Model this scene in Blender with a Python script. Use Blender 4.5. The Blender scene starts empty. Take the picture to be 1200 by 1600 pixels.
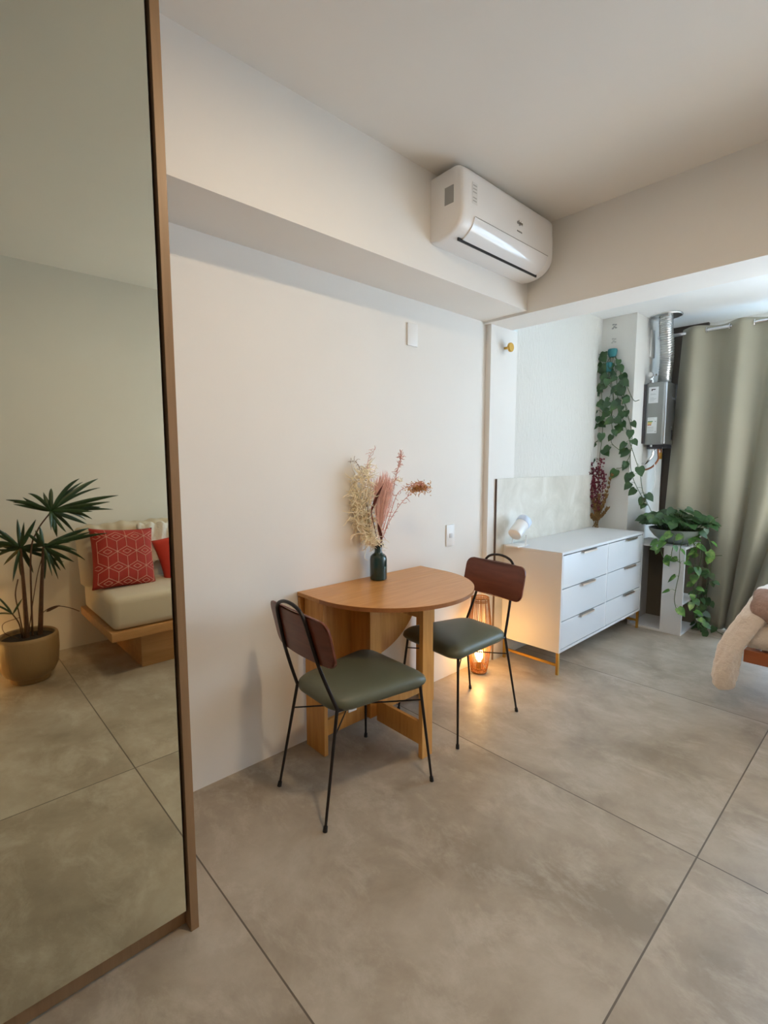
import bpy, bmesh, math, random
from mathutils import Vector, Matrix
C = bpy.context.scene.collection
sc = bpy.context.scene
PI = math.pi
rnd = random.Random(7)

# ------------------------------------------------------------------ camera
CAM = Vector((2.0669, 0.0, 1.45)); F = 773.95; YAW, PITCH, ROLL = 0.8221, -0.1036, -0.0009
fw = Vector((-math.sin(YAW)*math.cos(PITCH), math.cos(YAW)*math.cos(PITCH), math.sin(PITCH)))
rt = fw.cross(Vector((0, 0, 1))).normalized(); up = rt.cross(fw)
rt, up = rt*math.cos(ROLL)+up*math.sin(ROLL), up*math.cos(ROLL)-rt*math.sin(ROLL)
cam = bpy.data.objects.new('camera', bpy.data.cameras.new('camera')); C.objects.link(cam)
cam.matrix_world = Matrix(((rt.x, up.x, -fw.x, CAM.x), (rt.y, up.y, -fw.y, CAM.y), (rt.z, up.z, -fw.z, CAM.z), (0, 0, 0, 1)))
cam.data.sensor_fit = 'HORIZONTAL'; cam.data.sensor_width = 36; cam.data.lens = F/1200*36
cam.data.clip_start = 0.02
sc.camera = cam

# ------------------------------------------------------------------ light
EXPOSURE = 0.13
SKY = 12.5
SUN = 40.0
w = bpy.data.worlds.new('world'); sc.world = w; w.use_nodes = True
nt = w.node_tree; bg = nt.nodes['Background']
tc = nt.nodes.new('ShaderNodeTexCoord'); sp = nt.nodes.new('ShaderNodeSeparateXYZ'); rp = nt.nodes.new('ShaderNodeValToRGB')
nt.links.new(tc.outputs['Generated'], sp.inputs[0]); nt.links.new(sp.outputs['Z'], rp.inputs[0])
rp.color_ramp.elements[0].position = 0.0; rp.color_ramp.elements[0].color = (.46, .63, .80, 1)
rp.color_ramp.elements[1].position = .35; rp.color_ramp.elements[1].color = (.44, .70, 1.0, 1)
nt.links.new(rp.outputs[0], bg.inputs['Color']); bg.inputs['Strength'].default_value = SKY

def area(name, loc, rot, sx, sy, power, col, portal=False):
    l = bpy.data.lights.new(name, 'AREA'); l.shape = 'RECTANGLE'; l.size = sx; l.size_y = sy
    l.energy = power; l.color = col
    if portal: l.cycles.is_portal = True
    o = bpy.data.objects.new(name, l); C.objects.link(o); o.location = loc; o.rotation_euler = rot
    return o
def point(name, loc, power, col, r=.03):
    l = bpy.data.lights.new(name, 'POINT'); l.energy = power; l.color = col; l.shadow_soft_size = r
    o = bpy.data.objects.new(name, l); C.objects.link(o); o.location = loc
    return o
sl = bpy.data.lights.new('sun', 'SUN'); sl.energy = SUN; sl.angle = .012; sl.color = (.95, .98, 1)
so = bpy.data.objects.new('sun', sl); C.objects.link(so); so.location = (2.4, 8, 6)
so.rotation_euler = Vector((.16, -.64, -.75)).to_track_quat('-Z', 'Y').to_euler()
# sky portal in the balcony's big opening
area('sky_portal', (2.45, 5.52, 1.35), (-PI/2, 0, 0), 2.2, 2.4, 1, (1, 1, 1), portal=True)
P_CEIL, P_LAMP, P_LAMP2 = 19, 5.0, 8.0
sc.view_settings.view_transform = 'Standard'; sc.view_settings.look = 'None'
sc.view_settings.exposure = EXPOSURE; sc.view_settings.gamma = 1; sc.view_settings.use_curve_mapping = False
sc.cycles.use_denoising = True
sc.cycles.max_bounces = 14; sc.cycles.diffuse_bounces = 8; sc.cycles.glossy_bounces = 6; sc.cycles.transparent_max_bounces = 16
sc.cycles.sample_clamp_indirect = 8; sc.cycles.caustics_reflective = False; sc.cycles.caustics_refractive = False

# ------------------------------------------------------------------ materials
def srgb(r, g, b):
    f = lambda c: (c/255/12.92) if c/255 <= .04045 else ((c/255+.055)/1.055)**2.4
    return (f(r), f(g), f(b), 1)
class Mat:
    def __init__(s, name, col, rough=.5, metal=0, spec=.5):
        s.m = bpy.data.materials.new(name); s.m.use_nodes = True; s.nt = s.m.node_tree
        s.b = s.nt.nodes['Principled BSDF']
        s.b.inputs['Base Color'].default_value = col; s.b.inputs['Roughness'].default_value = rough
        s.b.inputs['Metallic'].default_value = metal; s.b.inputs['Specular IOR Level'].default_value = spec
        s.col = col
    def n(s, t, **k):
        x = s.nt.nodes.new(t)
        for a, v in k.items():
            if hasattr(x, a): setattr(x, a, v)
            else: x.inputs[a.replace('_', ' ')].default_value = v
        return x
    def l(s, a, b): s.nt.links.new(a, b)
    def coords(s, scale=(1, 1, 1), rot=(0, 0, 0)):
        t = s.n('ShaderNodeTexCoord'); m = s.n('ShaderNodeMapping')
        m.inputs['Scale'].default_value = scale; m.inputs['Rotation'].default_value = rot
        s.l(t.outputs['Object'], m.inputs[0]); return m.outputs[0]
    def noise(s, scale=5, detail=4, rough=.5, stretch=(1, 1, 1), rot=(0, 0, 0), dist=0):
        x = s.n('ShaderNodeTexNoise'); x.inputs['Scale'].default_value = scale; x.inputs['Detail'].default_value = detail
        x.inputs['Roughness'].default_value = rough; x.inputs['Distortion'].default_value = dist
        s.l(s.coords(stretch, rot), x.inputs['Vector']); return x.outputs[0]
    def ramp(s, fac, stops):
        r = s.n('ShaderNodeValToRGB'); s.l(fac, r.inputs[0]); e = r.color_ramp.elements
        while len(e) < len(stops): e.new(.5)
        for i, (p, c) in enumerate(stops): e[i].position = p; e[i].color = c
        return r.outputs[0]
    def color(s, out): s.l(out, s.b.inputs['Base Color']); return s
    def vary(s, k=.12, **kw):
        c = s.col; a = tuple(x*(1-k) for x in c[:3])+(1,); b = tuple(min(1, x*(1+k)) for x in c[:3])+(1,)
        return s.color(s.ramp(s.noise(**kw), [(.3, a), (.7, b)]))
    def bump(s, out, strength=.2, dist=.01):
        b = s.n('ShaderNodeBump'); b.inputs['Strength'].default_value = strength; b.inputs['Distance'].default_value = dist
        s.l(out, b.inputs['Height']); s.l(b.outputs[0], s.b.inputs['Normal']); return s

PAINT = (.80, .785, .75, 1)
m_wall = Mat('wall_paint', PAINT, .75).vary(.012, scale=2.5); m_wall.bump(m_wall.noise(90, 2), .03, .003)
m_ceil = Mat('ceiling_paint', (.80, .78, .74, 1), .85).vary(.012, scale=2)
m_bceil = Mat('balcony_ceiling_paint', (.80, .82, .83, 1), .8).vary(.01, scale=2)
m_stucco = Mat('stucco', (.69, .68, .635, 1), .85)
m_stucco.bump(m_stucco.noise(26, 6, .6, (1.6, 1.6, .55), dist=.8), .9, .012)
m_pillar = Mat('pillar_paint', (.70, .69, .65, 1), .8).vary(.02, scale=3)
# porcelain floor
m_floor = Mat('porcelain_floor', (.4, .36, .3, 1), .36, 0, .75)
def floor_mat():
    s = m_floor
    t = s.n('ShaderNodeTexCoord'); sx = s.n('ShaderNodeSeparateXYZ'); s.l(t.outputs['Object'], sx.inputs[0])
    def M(op, a, b=None, c=None):
        x = s.n('ShaderNodeMath'); x.operation = op
        for i, v in enumerate((a, b, c)):
            if v is None: continue
            if isinstance(v, (int, float)): x.inputs[i].default_value = v
            else: s.l(v, x.inputs[i])
        return x.outputs[0]
    def joint(out, off, pitch):
        q = M('DIVIDE', M('SUBTRACT', out, off), pitch); fr = M('FRACT', q)
        d = M('MULTIPLY', M('MINIMUM', fr, M('SUBTRACT', 1, fr)), pitch)
        return M('FLOOR', q), M('LESS_THAN', d, .0027)
    ix, jx = joint(sx.outputs['X'], 1.619, 2.684); iy, jy = joint(sx.outputs['Y'], .64, 1.342)
    j = M('MAXIMUM', jx, jy)
    cb = s.n('ShaderNodeCombineXYZ'); s.l(M('MULTIPLY', ix, 7.3), cb.inputs[0]); s.l(M('MULTIPLY', iy, 4.7), cb.inputs[1]); s.l(M('ADD', ix, M('MULTIPLY', iy, 3.1)), cb.inputs[2])
    va = s.n('ShaderNodeVectorMath'); s.l(t.outputs['Object'], va.inputs[0]); s.l(cb.outputs[0], va.inputs[1])
    def nz(scale, det, rough, dist, stretch=(1, 1, 1), rot=0):
        mp = s.n('ShaderNodeMapping'); mp.inputs['Scale'].default_value = stretch; mp.inputs['Rotation'].default_value = (0, 0, rot)
        s.l(va.outputs[0], mp.inputs[0])
        x = s.n('ShaderNodeTexNoise'); x.inputs['Scale'].default_value = scale; x.inputs['Detail'].default_value = det
        x.inputs['Roughness'].default_value = rough; x.inputs['Distortion'].default_value = dist; s.l(mp.outputs[0], x.inputs['Vector']); return x.outputs[0]
    big = s.ramp(nz(2.3, 9, .66, .25), [(.34, srgb(142, 129, 111)), (.5, srgb(164, 151, 133)), (.66, srgb(180, 169, 152))])
    fine = s.ramp(nz(5.0, 12, .72, .35, (.8, 1.25, 1), .5), [(.50, (0, 0, 0, 1)), (.68, (1, 1, 1, 1))])
    mx = s.n('ShaderNodeMixRGB'); mx.inputs[2].default_value = srgb(196, 186, 170); s.l(M('MULTIPLY', fine, .6), mx.inputs[0]); s.l(big, mx.inputs[1])
    m2 = s.n('ShaderNodeMixRGB'); m2.inputs[2].default_value = srgb(92, 80, 66); s.l(j, m2.inputs[0]); s.l(mx.outputs[0], m2.inputs[1])
    s.color(m2.outputs[0])
    rr = s.ramp(nz(3, 4, .5, 0), [(.3, (.34, .34, .34, 1)), (.7, (.48, .48, .48, 1))]); s.l(rr, s.b.inputs['Roughness'])
    inv = M('SUBTRACT', 1, j); s.bump(inv, .25, .002)
floor_mat()

def wood(name, c1, c2, rough=.4, scale=6, stretch=(1, 12, 1), rot=(0, 0, 0), bump=.05):
    s = Mat(name, c1, rough)
    s.color(s.ramp(s.noise(scale, 6, .6, stretch, rot, .6), [(.3, c1), (.7, c2)]))
    return s
m_table = wood('table_veneer', srgb(186, 128, 66), srgb(205, 150, 88), .32, 5, (9, .6, 9))
m_tablev = wood('table_veneer_upright', srgb(190, 132, 62), srgb(212, 158, 86), .35, 5, (9, 9, .6))
m_tedge = wood('table_edge', srgb(140, 88, 46), srgb(160, 105, 58), .4, 5, (4, 4, 4))
m_walnut = wood('chair_plywood', srgb(98, 50, 34), srgb(118, 64, 44), .33, 4, (.5, 8, 8))
m_wardrobe = wood('wardrobe_wood', srgb(130, 102, 72), srgb(146, 116, 84), .45, 5, (9, 9, .5))
m_sofawood = wood('sofa_wood', srgb(176, 128, 80), srgb(200, 152, 100), .45, 4, (7, .5, 7))
m_bedwood = wood('bed_wood', srgb(150, 84, 48), srgb(172, 100, 60), .4, 4, (.5, 7, 7))
m_seat = Mat('olive_vinyl', srgb(88, 91, 73), .42).vary(.06, scale=6); m_seat.bump(m_seat.noise(220, 2), .12, .002)
m_black = Mat('black_metal', (.012, .009, .009, 1), .35, .3)
m_rubber = Mat('black_rubber', (.012, .012, .012, 1), .6)
m_white = Mat('white_lacquer', (.67, .675, .68, 1), .5)
m_drawer = Mat('white_drawer_lacquer', (.68, .70, .72, 1), .25)
m_gap = Mat('dark_gap', (.06, .055, .05, 1), .8)
m_brass = Mat('brass', srgb(200, 158, 78), .28, 1).vary(.05, scale=12)
m_handle = Mat('handle_metal', srgb(216, 196, 176), .3, 1)
m_plastic = Mat('white_plastic', (.82, .82, .81, 1), .32)
m_acbody = Mat('ac_plastic', (.84, .835, .83, 1), .3)
m_grey = Mat('grey_plastic', (.33, .33, .32, 1), .5)
m_sticker = Mat('clear_sticker', (.74, .735, .72, 1), .4)
m_dark = Mat('dark_slot', (.015, .015, .017, 1), .6)
m_mark = Mat('grey_print', (.16, .155, .15, 1), .6)
m_stone = Mat('light_stone', srgb(214, 209, 196), .4)
m_stone.color(m_stone.ramp(m_stone.noise(4, 7, .65, (1, 1, 1), dist=.6), [(.35, srgb(200, 196, 184)), (.55, srgb(214, 210, 199)), (.7, srgb(226, 224, 216))]))
m_stedge = Mat('stone_edge', srgb(92, 76, 68), .6).vary(.1, scale=20)
m_vase = Mat('dark_green_glass', (.006, .035, .035, 1), .08); m_vase.b.inputs['Coat Weight'].default_value = .5
m_bleach = Mat('bleached_stem', srgb(252, 238, 214), .8).vary(.12, scale=30)
m_pinkst = Mat('pink_stem', srgb(214, 160, 146), .8).vary(.12, scale=30)
m_pink = Mat('pink_plume', srgb(242, 208, 203), .85).vary(.1, scale=40)
m_gold = Mat('golden_seed', srgb(214, 166, 108), .8).vary(.2, scale=60)
m_dkred = Mat('dark_red_leaf', srgb(92, 34, 28), .6).vary(.2, scale=30)
m_brownst = Mat('brown_stem', srgb(120, 88, 44), .8).vary(.2, scale=30)
m_magenta = Mat('magenta_flower', srgb(104, 32, 48), .8).vary(.3, scale=60)
m_rattan = Mat('rattan', srgb(170, 112, 54), .55).vary(.2, scale=30)
m_teal = Mat('teal_plastic', srgb(24, 106, 112), .35)
m_leafd = Mat('pothos_leaf_dark', srgb(58, 98, 52), .35)
m_leafd.color(m_leafd.ramp(m_leafd.noise(14, 3), [(.3, srgb(34, 62, 34)), (.6, srgb(54, 88, 46)), (.85, srgb(96, 126, 66))]))
m_leafl = Mat('pothos_leaf_light', srgb(96, 150, 50), .35)
m_leafl.color(m_leafl.ramp(m_leafl.noise(14, 3), [(.3, srgb(40, 76, 36)), (.52, srgb(72, 118, 46)), (.75, srgb(160, 190, 104))]))
m_vine = Mat('pothos_stem', srgb(70, 86, 44), .6).vary(.2, scale=30)
m_palm = Mat('palm_leaf', srgb(40, 66, 34), .4).vary(.3, scale=12)
m_cane = Mat('palm_cane', srgb(86, 56, 34), .7).vary(.3, scale=30)
m_soil = Mat('soil', (.03, .02, .014, 1), .95)
m_soil.bump(m_soil.noise(60, 3), .8, .01)
m_pot = Mat('ceramic_pot', srgb(158, 128, 88), .5).vary(.08, scale=5)
m_bowl = Mat('grey_bowl', srgb(128, 138, 132), .35).vary(.05, scale=8)
m_steel = Mat('grey_steel', (.27, .285, .28, 1), .42, .6)
m_steelf = Mat('steel_front', (.46, .47, .48, 1), .24, .9)
m_chrome = Mat('chrome', (.75, .75, .76, 1), .14, 1)
m_foil = Mat('aluminium_duct', (.62, .63, .63, 1), .32, 1)
m_copper = Mat('copper', srgb(180, 120, 86), .3, 1)
m_label = Mat('paper_label', (.72, .75, .77, 1), .5)
m_green = Mat('label_green', srgb(70, 130, 70), .6); m_yellow = Mat('label_yellow', srgb(205, 180, 70), .6); m_red = Mat('label_red', srgb(180, 70, 50), .6)
m_curt = Mat('curtain_cloth', srgb(154, 150, 132), .85); m_curt.bump(m_curt.noise(300, 2), .1, .002)
m_curt.b.inputs['Sheen Weight'].default_value = .2
m_plush = Mat('cream_plush', srgb(238, 226, 214), .95); m_plush.bump(m_plush.noise(30, 6, .65), .8, .018); m_plush.b.inputs['Sheen Weight'].default_value = .5
m_mauve = Mat('mauve_plush', srgb(168, 142, 132), .95); m_mauve.bump(m_mauve.noise(40, 4), .8, .02)
m_sheet = Mat('white_bedding', (.78, .77, .76, 1), .85); m_sheet.bump(m_sheet.noise(9, 4), .4, .02)
m_sofa = Mat('sofa_linen', srgb(204, 192, 174), .9); m_sofa.bump(m_sofa.noise(260, 2), .15, .002)
m_red1 = Mat('red_cotton', srgb(164, 44, 34), .8).vary(.06, scale=20)
m_red2 = Mat('coral_cotton', srgb(196, 62, 50), .8).vary(.06, scale=20)
m_embro = Mat('pale_thread', srgb(224, 170, 150), .8)
m_throw = Mat('white_knit', (.72, .70, .66, 1), .95); m_throw.bump(m_throw.noise(40, 4), .8, .01)
m_mirror = Mat('mirror_glass', (.80, .80, .66, 1), .012, 1)
m_frame = Mat('window_aluminium', (.55, .55, .54, 1), .4, .6)
# thin window glass that lets daylight through
m_glass = Mat('window_glass', (1, 1, 1, 1), .02)
_t = m_glass.n('ShaderNodeBsdfTransparent'); _g = m_glass.n('ShaderNodeBsdfGlossy'); _g.inputs['Roughness'].default_value = .02
_x = m_glass.n('ShaderNodeMixShader'); _x.inputs[0].default_value = .06
m_glass.l(_t.outputs[0], _x.inputs[1]); m_glass.l(_g.outputs[0], _x.inputs[2]); m_glass.l(_x.outputs[0], m_glass.nt.nodes['Material Output'].inputs[0])
def glow(name, col, st):
    s = Mat(name, col); s.b.inputs['Emission Color'].default_value = col; s.b.inputs['Emission Strength'].default_value = st; return s
m_bulb = glow('warm_bulb', (1, .62, .25, 1), 14)
m_diff = glow('lamp_diffuser', (1, .85, .66, 1), 4)

# ------------------------------------------------------------------ builders
ORG = {}
def tag(o, label=None, cat=None, group=None, kind=None):
    if label: o['label'] = label
    if cat: o['category'] = cat
    if group: o['group'] = group
    if kind: o['kind'] = kind
    return o
def thing(name, label, cat, loc, group=None):
    o = bpy.data.objects.new(name, None); C.objects.link(o); o.location = loc; o.empty_display_size = .1
    ORG[o.name] = Vector(loc); return tag(o, label, cat, group)
class MB:
    def __init__(s): s.bm = bmesh.new()
    def _add(s, t, M=None):
        if M: bmesh.ops.transform(t, matrix=M, verts=t.verts)
        me = bpy.data.meshes.new('t'); t.to_mesh(me); t.free(); s.bm.from_mesh(me); bpy.data.meshes.remove(me); return s
    def box(s, x0, x1, y0, y1, z0, z1, bev=0, seg=2, M=None):
        t = bmesh.new(); bmesh.ops.create_cube(t, size=1)
        for v in t.verts: v.co = Vector(((x0+x1)/2+v.co.x*(x1-x0), (y0+y1)/2+v.co.y*(y1-y0), (z0+z1)/2+v.co.z*(z1-z0)))
        if bev: bmesh.ops.bevel(t, geom=t.edges[:], offset=bev, segments=seg, profile=.5, affect='EDGES')
        return s._add(t, M)
    def tube(s, pts, r, n=8, cap=True):
        pts = [Vector(p) for p in pts]; k = len(pts); rr = r if isinstance(r, (list, tuple)) else [r]*k
        bm = s.bm; rings = []; prev = None
        for i, p in enumerate(pts):
            d = (pts[min(i+1, k-1)]-pts[max(i-1, 0)])
            if d.length < 1e-9: d = Vector((0, 0, 1))
            d.normalize()
            if prev is None:
                a = Vector((0, 0, 1)) if abs(d.z) < .9 else Vector((1, 0, 0)); u_ = d.cross(a).normalized()
            else:
                u_ = prev-d*prev.dot(d)
                u_ = u_.normalized() if u_.length > 1e-6 else d.orthogonal().normalized()
            prev = u_; v_ = d.cross(u_)
            rings.append([bm.verts.new(p+(u_*math.cos(2*PI*j/n)+v_*math.sin(2*PI*j/n))*rr[i]) for j in range(n)])
        for a, b in zip(rings, rings[1:]):
            for j in range(n): bm.faces.new((a[j], a[(j+1) % n], b[(j+1) % n], b[j]))
        if cap and n > 2: bm.faces.new(rings[0][::-1]); bm.faces.new(rings[-1])
        return s
    def lathe(s, prof, c=(0, 0, 0), n=32, M=None):
        t = bmesh.new(); rings = []
        for r, z in prof:
            rings.append([t.verts.new((c[0]+r*math.cos(2*PI*j/n), c[1]+r*math.sin(2*PI*j/n), c[2]+z)) for j in range(n)] if r > 1e-6 else [t.verts.new((c[0], c[1], c[2]+z))])
        for a, b in zip(rings, rings[1:]):
            for j in range(n):
                k = (j+1) % n
                if len(a) == 1 and len(b) == 1: continue
                if len(a) == 1: t.faces.new((a[0], b[k], b[j]))
                elif len(b) == 1: t.faces.new((a[j], a[k], b[0]))
                else: t.faces.new((a[j], a[k], b[k], b[j]))
        return s._add(t, M)
    def prism(s, poly, h0, h1, f):   # poly: 2D points; f(u, v, h) -> 3D
        bm = s.bm; a = [bm.verts.new(f(u, v, h0)) for u, v in poly]; b = [bm.verts.new(f(u, v, h1)) for u, v in poly]; n = len(poly)
        bm.faces.new(a[::-1]); bm.faces.new(b)
        for j in range(n): bm.faces.new((a[j], a[(j+1) % n], b[(j+1) % n], b[j]))
        return s
    def grid(s, f, nu, nv, closed_u=False):
        bm = s.bm; g = [[bm.verts.new(f(i/nu, j/nv)) for j in range(nv+1)] for i in range(nu+(0 if closed_u else 1))]
        m = len(g)
        for i in range(nu):
            for j in range(nv): bm.faces.new((g[i][j], g[(i+1) % m][j], g[(i+1) % m][j+1], g[i][j+1]))
        return s
    def quad(s, *p): s.bm.faces.new([s.bm.verts.new(q) for q in p]); return s
    def off_wall(s, m=.004):
        for v in s.bm.verts: v.co.x = max(v.co.x, m)
        return s
    def build(s, name, mat, parent=None, loc=None, smooth=True, angle=35, solid=0, subd=0):
        me = bpy.data.meshes.new(name)
        bmesh.ops.recalc_face_normals(s.bm, faces=s.bm.faces[:])
        o_ = ORG[parent.name] if parent else (Vector(loc) if loc is not None else Vector((0, 0, 0)))
        for v in s.bm.verts: v.co -= o_
        if smooth:
            for f in s.bm.faces: f.smooth = True
            for e in s.bm.edges:
                if len(e.link_faces) == 2 and e.calc_face_angle(0) > math.radians(angle): e.smooth = False
        s.bm.to_mesh(me); s.bm.free(); me.materials.append(mat.m if isinstance(mat, Mat) else mat)
        ob = bpy.data.objects.new(name, me); C.objects.link(ob)
        if parent: ob.parent = parent; ORG[ob.name] = o_
        else: ob.location = o_; ORG[ob.name] = o_
        if solid:
            md = ob.modifiers.new('solid', 'SOLIDIFY'); md.thickness = solid; md.offset = 0
        if subd:
            md = ob.modifiers.new('sub', 'SUBSURF'); md.levels = subd; md.render_levels = subd
        return ob
def copy_tree(o, parent=None):
    c = o.copy(); C.objects.link(c); c.parent = parent
    for ch in [x for x in bpy.data.objects if x.parent == o]: copy_tree(ch, c)
    return c
def struct(name, mb, mat, loc=None, **k): return tag(mb.build(name, mat, loc=loc, **k), kind='structure')
def at(px, py, ax, val, mir=None):      # point of the place seen at a photo position, on a given plane (mir: seen in the mirror)
    d = fw+rt*((px-600)/F)-up*((py-800)/F); o = CAM.copy()
    if mir is not None: o.x = 2*mir-o.x; d.x = -d.x
    i = 'xyz'.index(ax); return o+d*((val-o[i])/d[i])
def spline(pts, n=6):
    P = [Vector(p) for p in pts]; P = [P[0]*2-P[1]]+P+[P[-1]*2-P[-2]]; out = []
    for i in range(1, len(P)-2):
        for k in range(n):
            t = k/n; a, b, c, d = P[i-1:i+3]
            out.append(.5*((2*b)+(c-a)*t+(2*a-5*b+4*c-d)*t*t+(3*b-a-3*c+d)*t**3))
    out.append(P[-2]); return out
def text(name, s, size, loc, rot, mat, parent, ext=.0004, shear=0):
    cu = bpy.data.curves.new(name, 'FONT'); cu.body = s; cu.size = size; cu.extrude = ext; cu.align_x = 'CENTER'; cu.align_y = 'CENTER'; cu.shear = shear
    ob = bpy.data.objects.new(name, cu); C.objects.link(ob)
    dg = bpy.context.evaluated_depsgraph_get(); me = bpy.data.meshes.new_from_object(ob.evaluated_get(dg)); bpy.data.objects.remove(ob)
    me.materials.clear(); me.materials.append(mat.m)
    o = bpy.data.objects.new(name, me); C.objects.link(o); o.parent = parent; o.location = Vector(loc)-ORG[parent.name]; o.rotation_euler = rot
    return o

# ------------------------------------------------------------------ the setting
XR, YB, YF = 3.59, -2.5, 5.4
ZC, ZB, ZX, ZBC = 2.855, 2.377, 2.362, 2.705
XP = .04
struct('floor', MB().quad((-.2, YB, 0), (XR, YB, 0), (XR, YF+.2, 0), (-.2, YF+.2, 0)), m_floor, smooth=False)
struct('wall_left', MB().box(-.15, 0, YB, 2.87, 0, ZC), m_wall, smooth=False)
struct('trim_3', MB().box(-.15, XP, 2.87, 3.19, 0, ZX), m_wall, smooth=False)
struct('wall_west', MB().box(-.15, XP, 3.19, YF, 0, ZBC), m_stucco, smooth=False)
struct('wall_pillar', MB().box(XP, .335, 4.56, 5.34, 0, ZBC), m_pillar, smooth=False)
struct('wall_right', MB().box(XR, XR+.15, YB, YF, 0, ZC), m_wall, smooth=False)
struct('wall_back', MB().box(-.15, XR+.15, YB-.15, YB, 0, ZC), m_wall, smooth=False)
struct('ceiling', MB().box(-.15, XR+.15, YB-.15, 2.835, ZC, ZC+.1), m_ceil, smooth=False)
struct('ceiling', MB().box(-.15, XR+.15, 3.12, YF+.2, ZBC, ZBC+.1), m_bceil, smooth=False)
struct('trim_1', MB().box(0, .329, .545, 2.835, ZB, ZC), m_wall, smooth=False)                  # beam along the left wall
struct('trim_2', MB().box(-.15, XR, 2.835, 3.12, ZX, ZC+.1), m_wall, smooth=False)               # beam across the room
b = MB(); b.box(-.15, 1.35, YF, YF+.15, 0, ZBC); b.box(3.52, XR+.15, YF, YF+.15, 0, ZBC); b.box(1.35, 3.52, YF, YF+.15, 2.56, ZBC); b.box(1.35, 3.52, YF, YF+.15, 0, .12)
struct('wall_far', b, m_wall, smooth=False)
b = MB()
for x0, x1 in ((1.35, 1.40), (2.40, 2.47), (3.47, 3.52)): b.box(x0, x1, YF+.03, YF+.08, .12, 2.56)
b.box(1.35, 3.52, YF+.03, YF+.08, .12, .17); b.box(1.35, 3.52, YF+.03, YF+.08, 2.51, 2.56)
struct('trim_4', MB().box(.336, .66, 5.36, 5.40, 0, ZBC), Mat('dark_brown_frame', srgb(62, 52, 44), .6), smooth=False)   # dark frame behind the curtain edge
wn = struct('window_1', b, m_frame, smooth=False)
for x0, x1 in ((1.40, 2.40), (2.47, 3.47)): MB().box(x0, x1, YF+.052, YF+.058, .17, 2.51).build('pane', m_glass, wn, smooth=False)

# ------------------------------------------------------------------ mirrored wardrobe
MX = .63
t = thing('wardrobe', 'tall wardrobe with mirrored sliding door and thin brown wood frame', 'wardrobe', (.32, -.6, 0))
b = MB(); b.box(.0, .643, .508, .533, 0, 2.84, .001, 1); b.build('side_panel', m_wardrobe, t)
MB().box(.002, .60, -1.9, .507, 0, .06).build('plinth', m_wardrobe, t)
MB().box(.002, .585, -1.9, .507, .06, 2.84).build('carcass', m_wardrobe, t)
for y0, y1, xx in ((-.75, .503, MX), (-1.9, -.72, MX-.022)):
    d = MB().box(xx-.018, xx-.004, y0, y1, .066, 2.82).build('door', m_black, t)
    MB().box(xx-.004, xx, y0+.003, y1-.003, .068, 2.818).build('mirror_pane', m_mirror, d, smooth=False)

# ------------------------------------------------------------------ air conditioner
t = thing('air_conditioner', 'white split air conditioner mounted high on the beam by the ceiling', 'air conditioner', (.329, 2.355, 2.52))
prof = [(.330, 2.52), (.330, 2.825)]
for k in range(7):
    a = PI/2-k*PI/12; prof.append((.485+.04*math.cos(a), 2.79+.04*math.sin(a)))
prof += [(.530, 2.70), (.530, 2.62), (.526, 2.595), (.515, 2.572), (.496, 2.552), (.47, 2.535), (.43, 2.522), (.38, 2.516)]
b = MB()
ys = [1.93, 1.935, 1.945, 1.965, 1.99, 2.72, 2.745, 2.765, 2.775, 2.78]; ins = [.015, .008, .003, .001, 0, 0, .001, .003, .008, .015]
cx_, cz_ = .42, 2.67
rings = []
for y, i_ in zip(ys, ins):
    ring = []
    for (x, z) in prof:
        k = 1-i_/.17; xx = .330 if x < .331 else .330+(x-.330)*k; zz = cz_+(z-cz_)*(1-i_/.15*.55)
        ring.append(b.bm.verts.new((xx, y, zz)))
    rings.append(ring)
for a, c in zip(rings, rings[1:]):
    for j in range(len(a)): b.bm.faces.new((a[j], a[(j+1) % len(a)], c[(j+1) % len(a)], c[j]))
b.bm.faces.new(rings[0]); b.bm.faces.new(rings[-1][::-1])
b.build('body', m_acbody, t, angle=50)
lv = [(.534, 2.606), (.530, 2.588), (.518, 2.566), (.498, 2.546), (.470, 2.530), (.462, 2.524)]
b = MB(); b.prism(lv+[(x-.012, z+.006) for x, z in lv[::-1]], 2.02, 2.70, lambda u, v, h: (u, h, v)); b.build('louver_flap', Mat('glossy_flap', (.86, .87, .89, 1), .12), t)
b = MB(); b.box(.535, .5365, 2.02, 2.70, 2.6065, 2.609); b.build('flap_gap', m_grey, t)
MB().box(.451, .4585, 1.99, 2.715, 2.516, 2.530).build('air_slot', m_dark, t)
MB().box(.42, .475, 1.9285, 1.9345, 2.665, 2.745, .001).build('grey_side_sticker', m_grey, t)
b = MB(); b.box(.5298, .5308, 2.0, 2.04, 2.665, 2.76); st = b.build('front_sticker', m_sticker, t)
b = MB()
for zz in (2.745, 2.73, 2.715, 2.69, 2.676): b.box(.5307, .5313, 2.006, 2.034, zz, zz+.005)
b.build('sticker_print', Mat('pale_print', (.45, .44, .42, 1), .6), st)
text('logo', 'elgin', .030, (.5312, 2.41, 2.70), (PI/2, 0, PI/2), m_mark, t, shear=.2)
text('lettering', 'INVERTER', .011, (.5312, 2.41, 2.655), (PI/2, 0, PI/2), m_mark, t)
b = MB(); b.tube([(.345, 1.937, 2.545), (.352, 1.937, 2.565), (.37, 1.936, 2.575)], .0018, 6); b.tube([(.352, 1.936, 2.60), (.352, 1.936, 2.615)], .002, 6); b.tube([(.36, 1.936, 2.60), (.36, 1.936, 2.615)], .002, 6)
b.build('clip_mark', m_mark, t)

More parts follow.
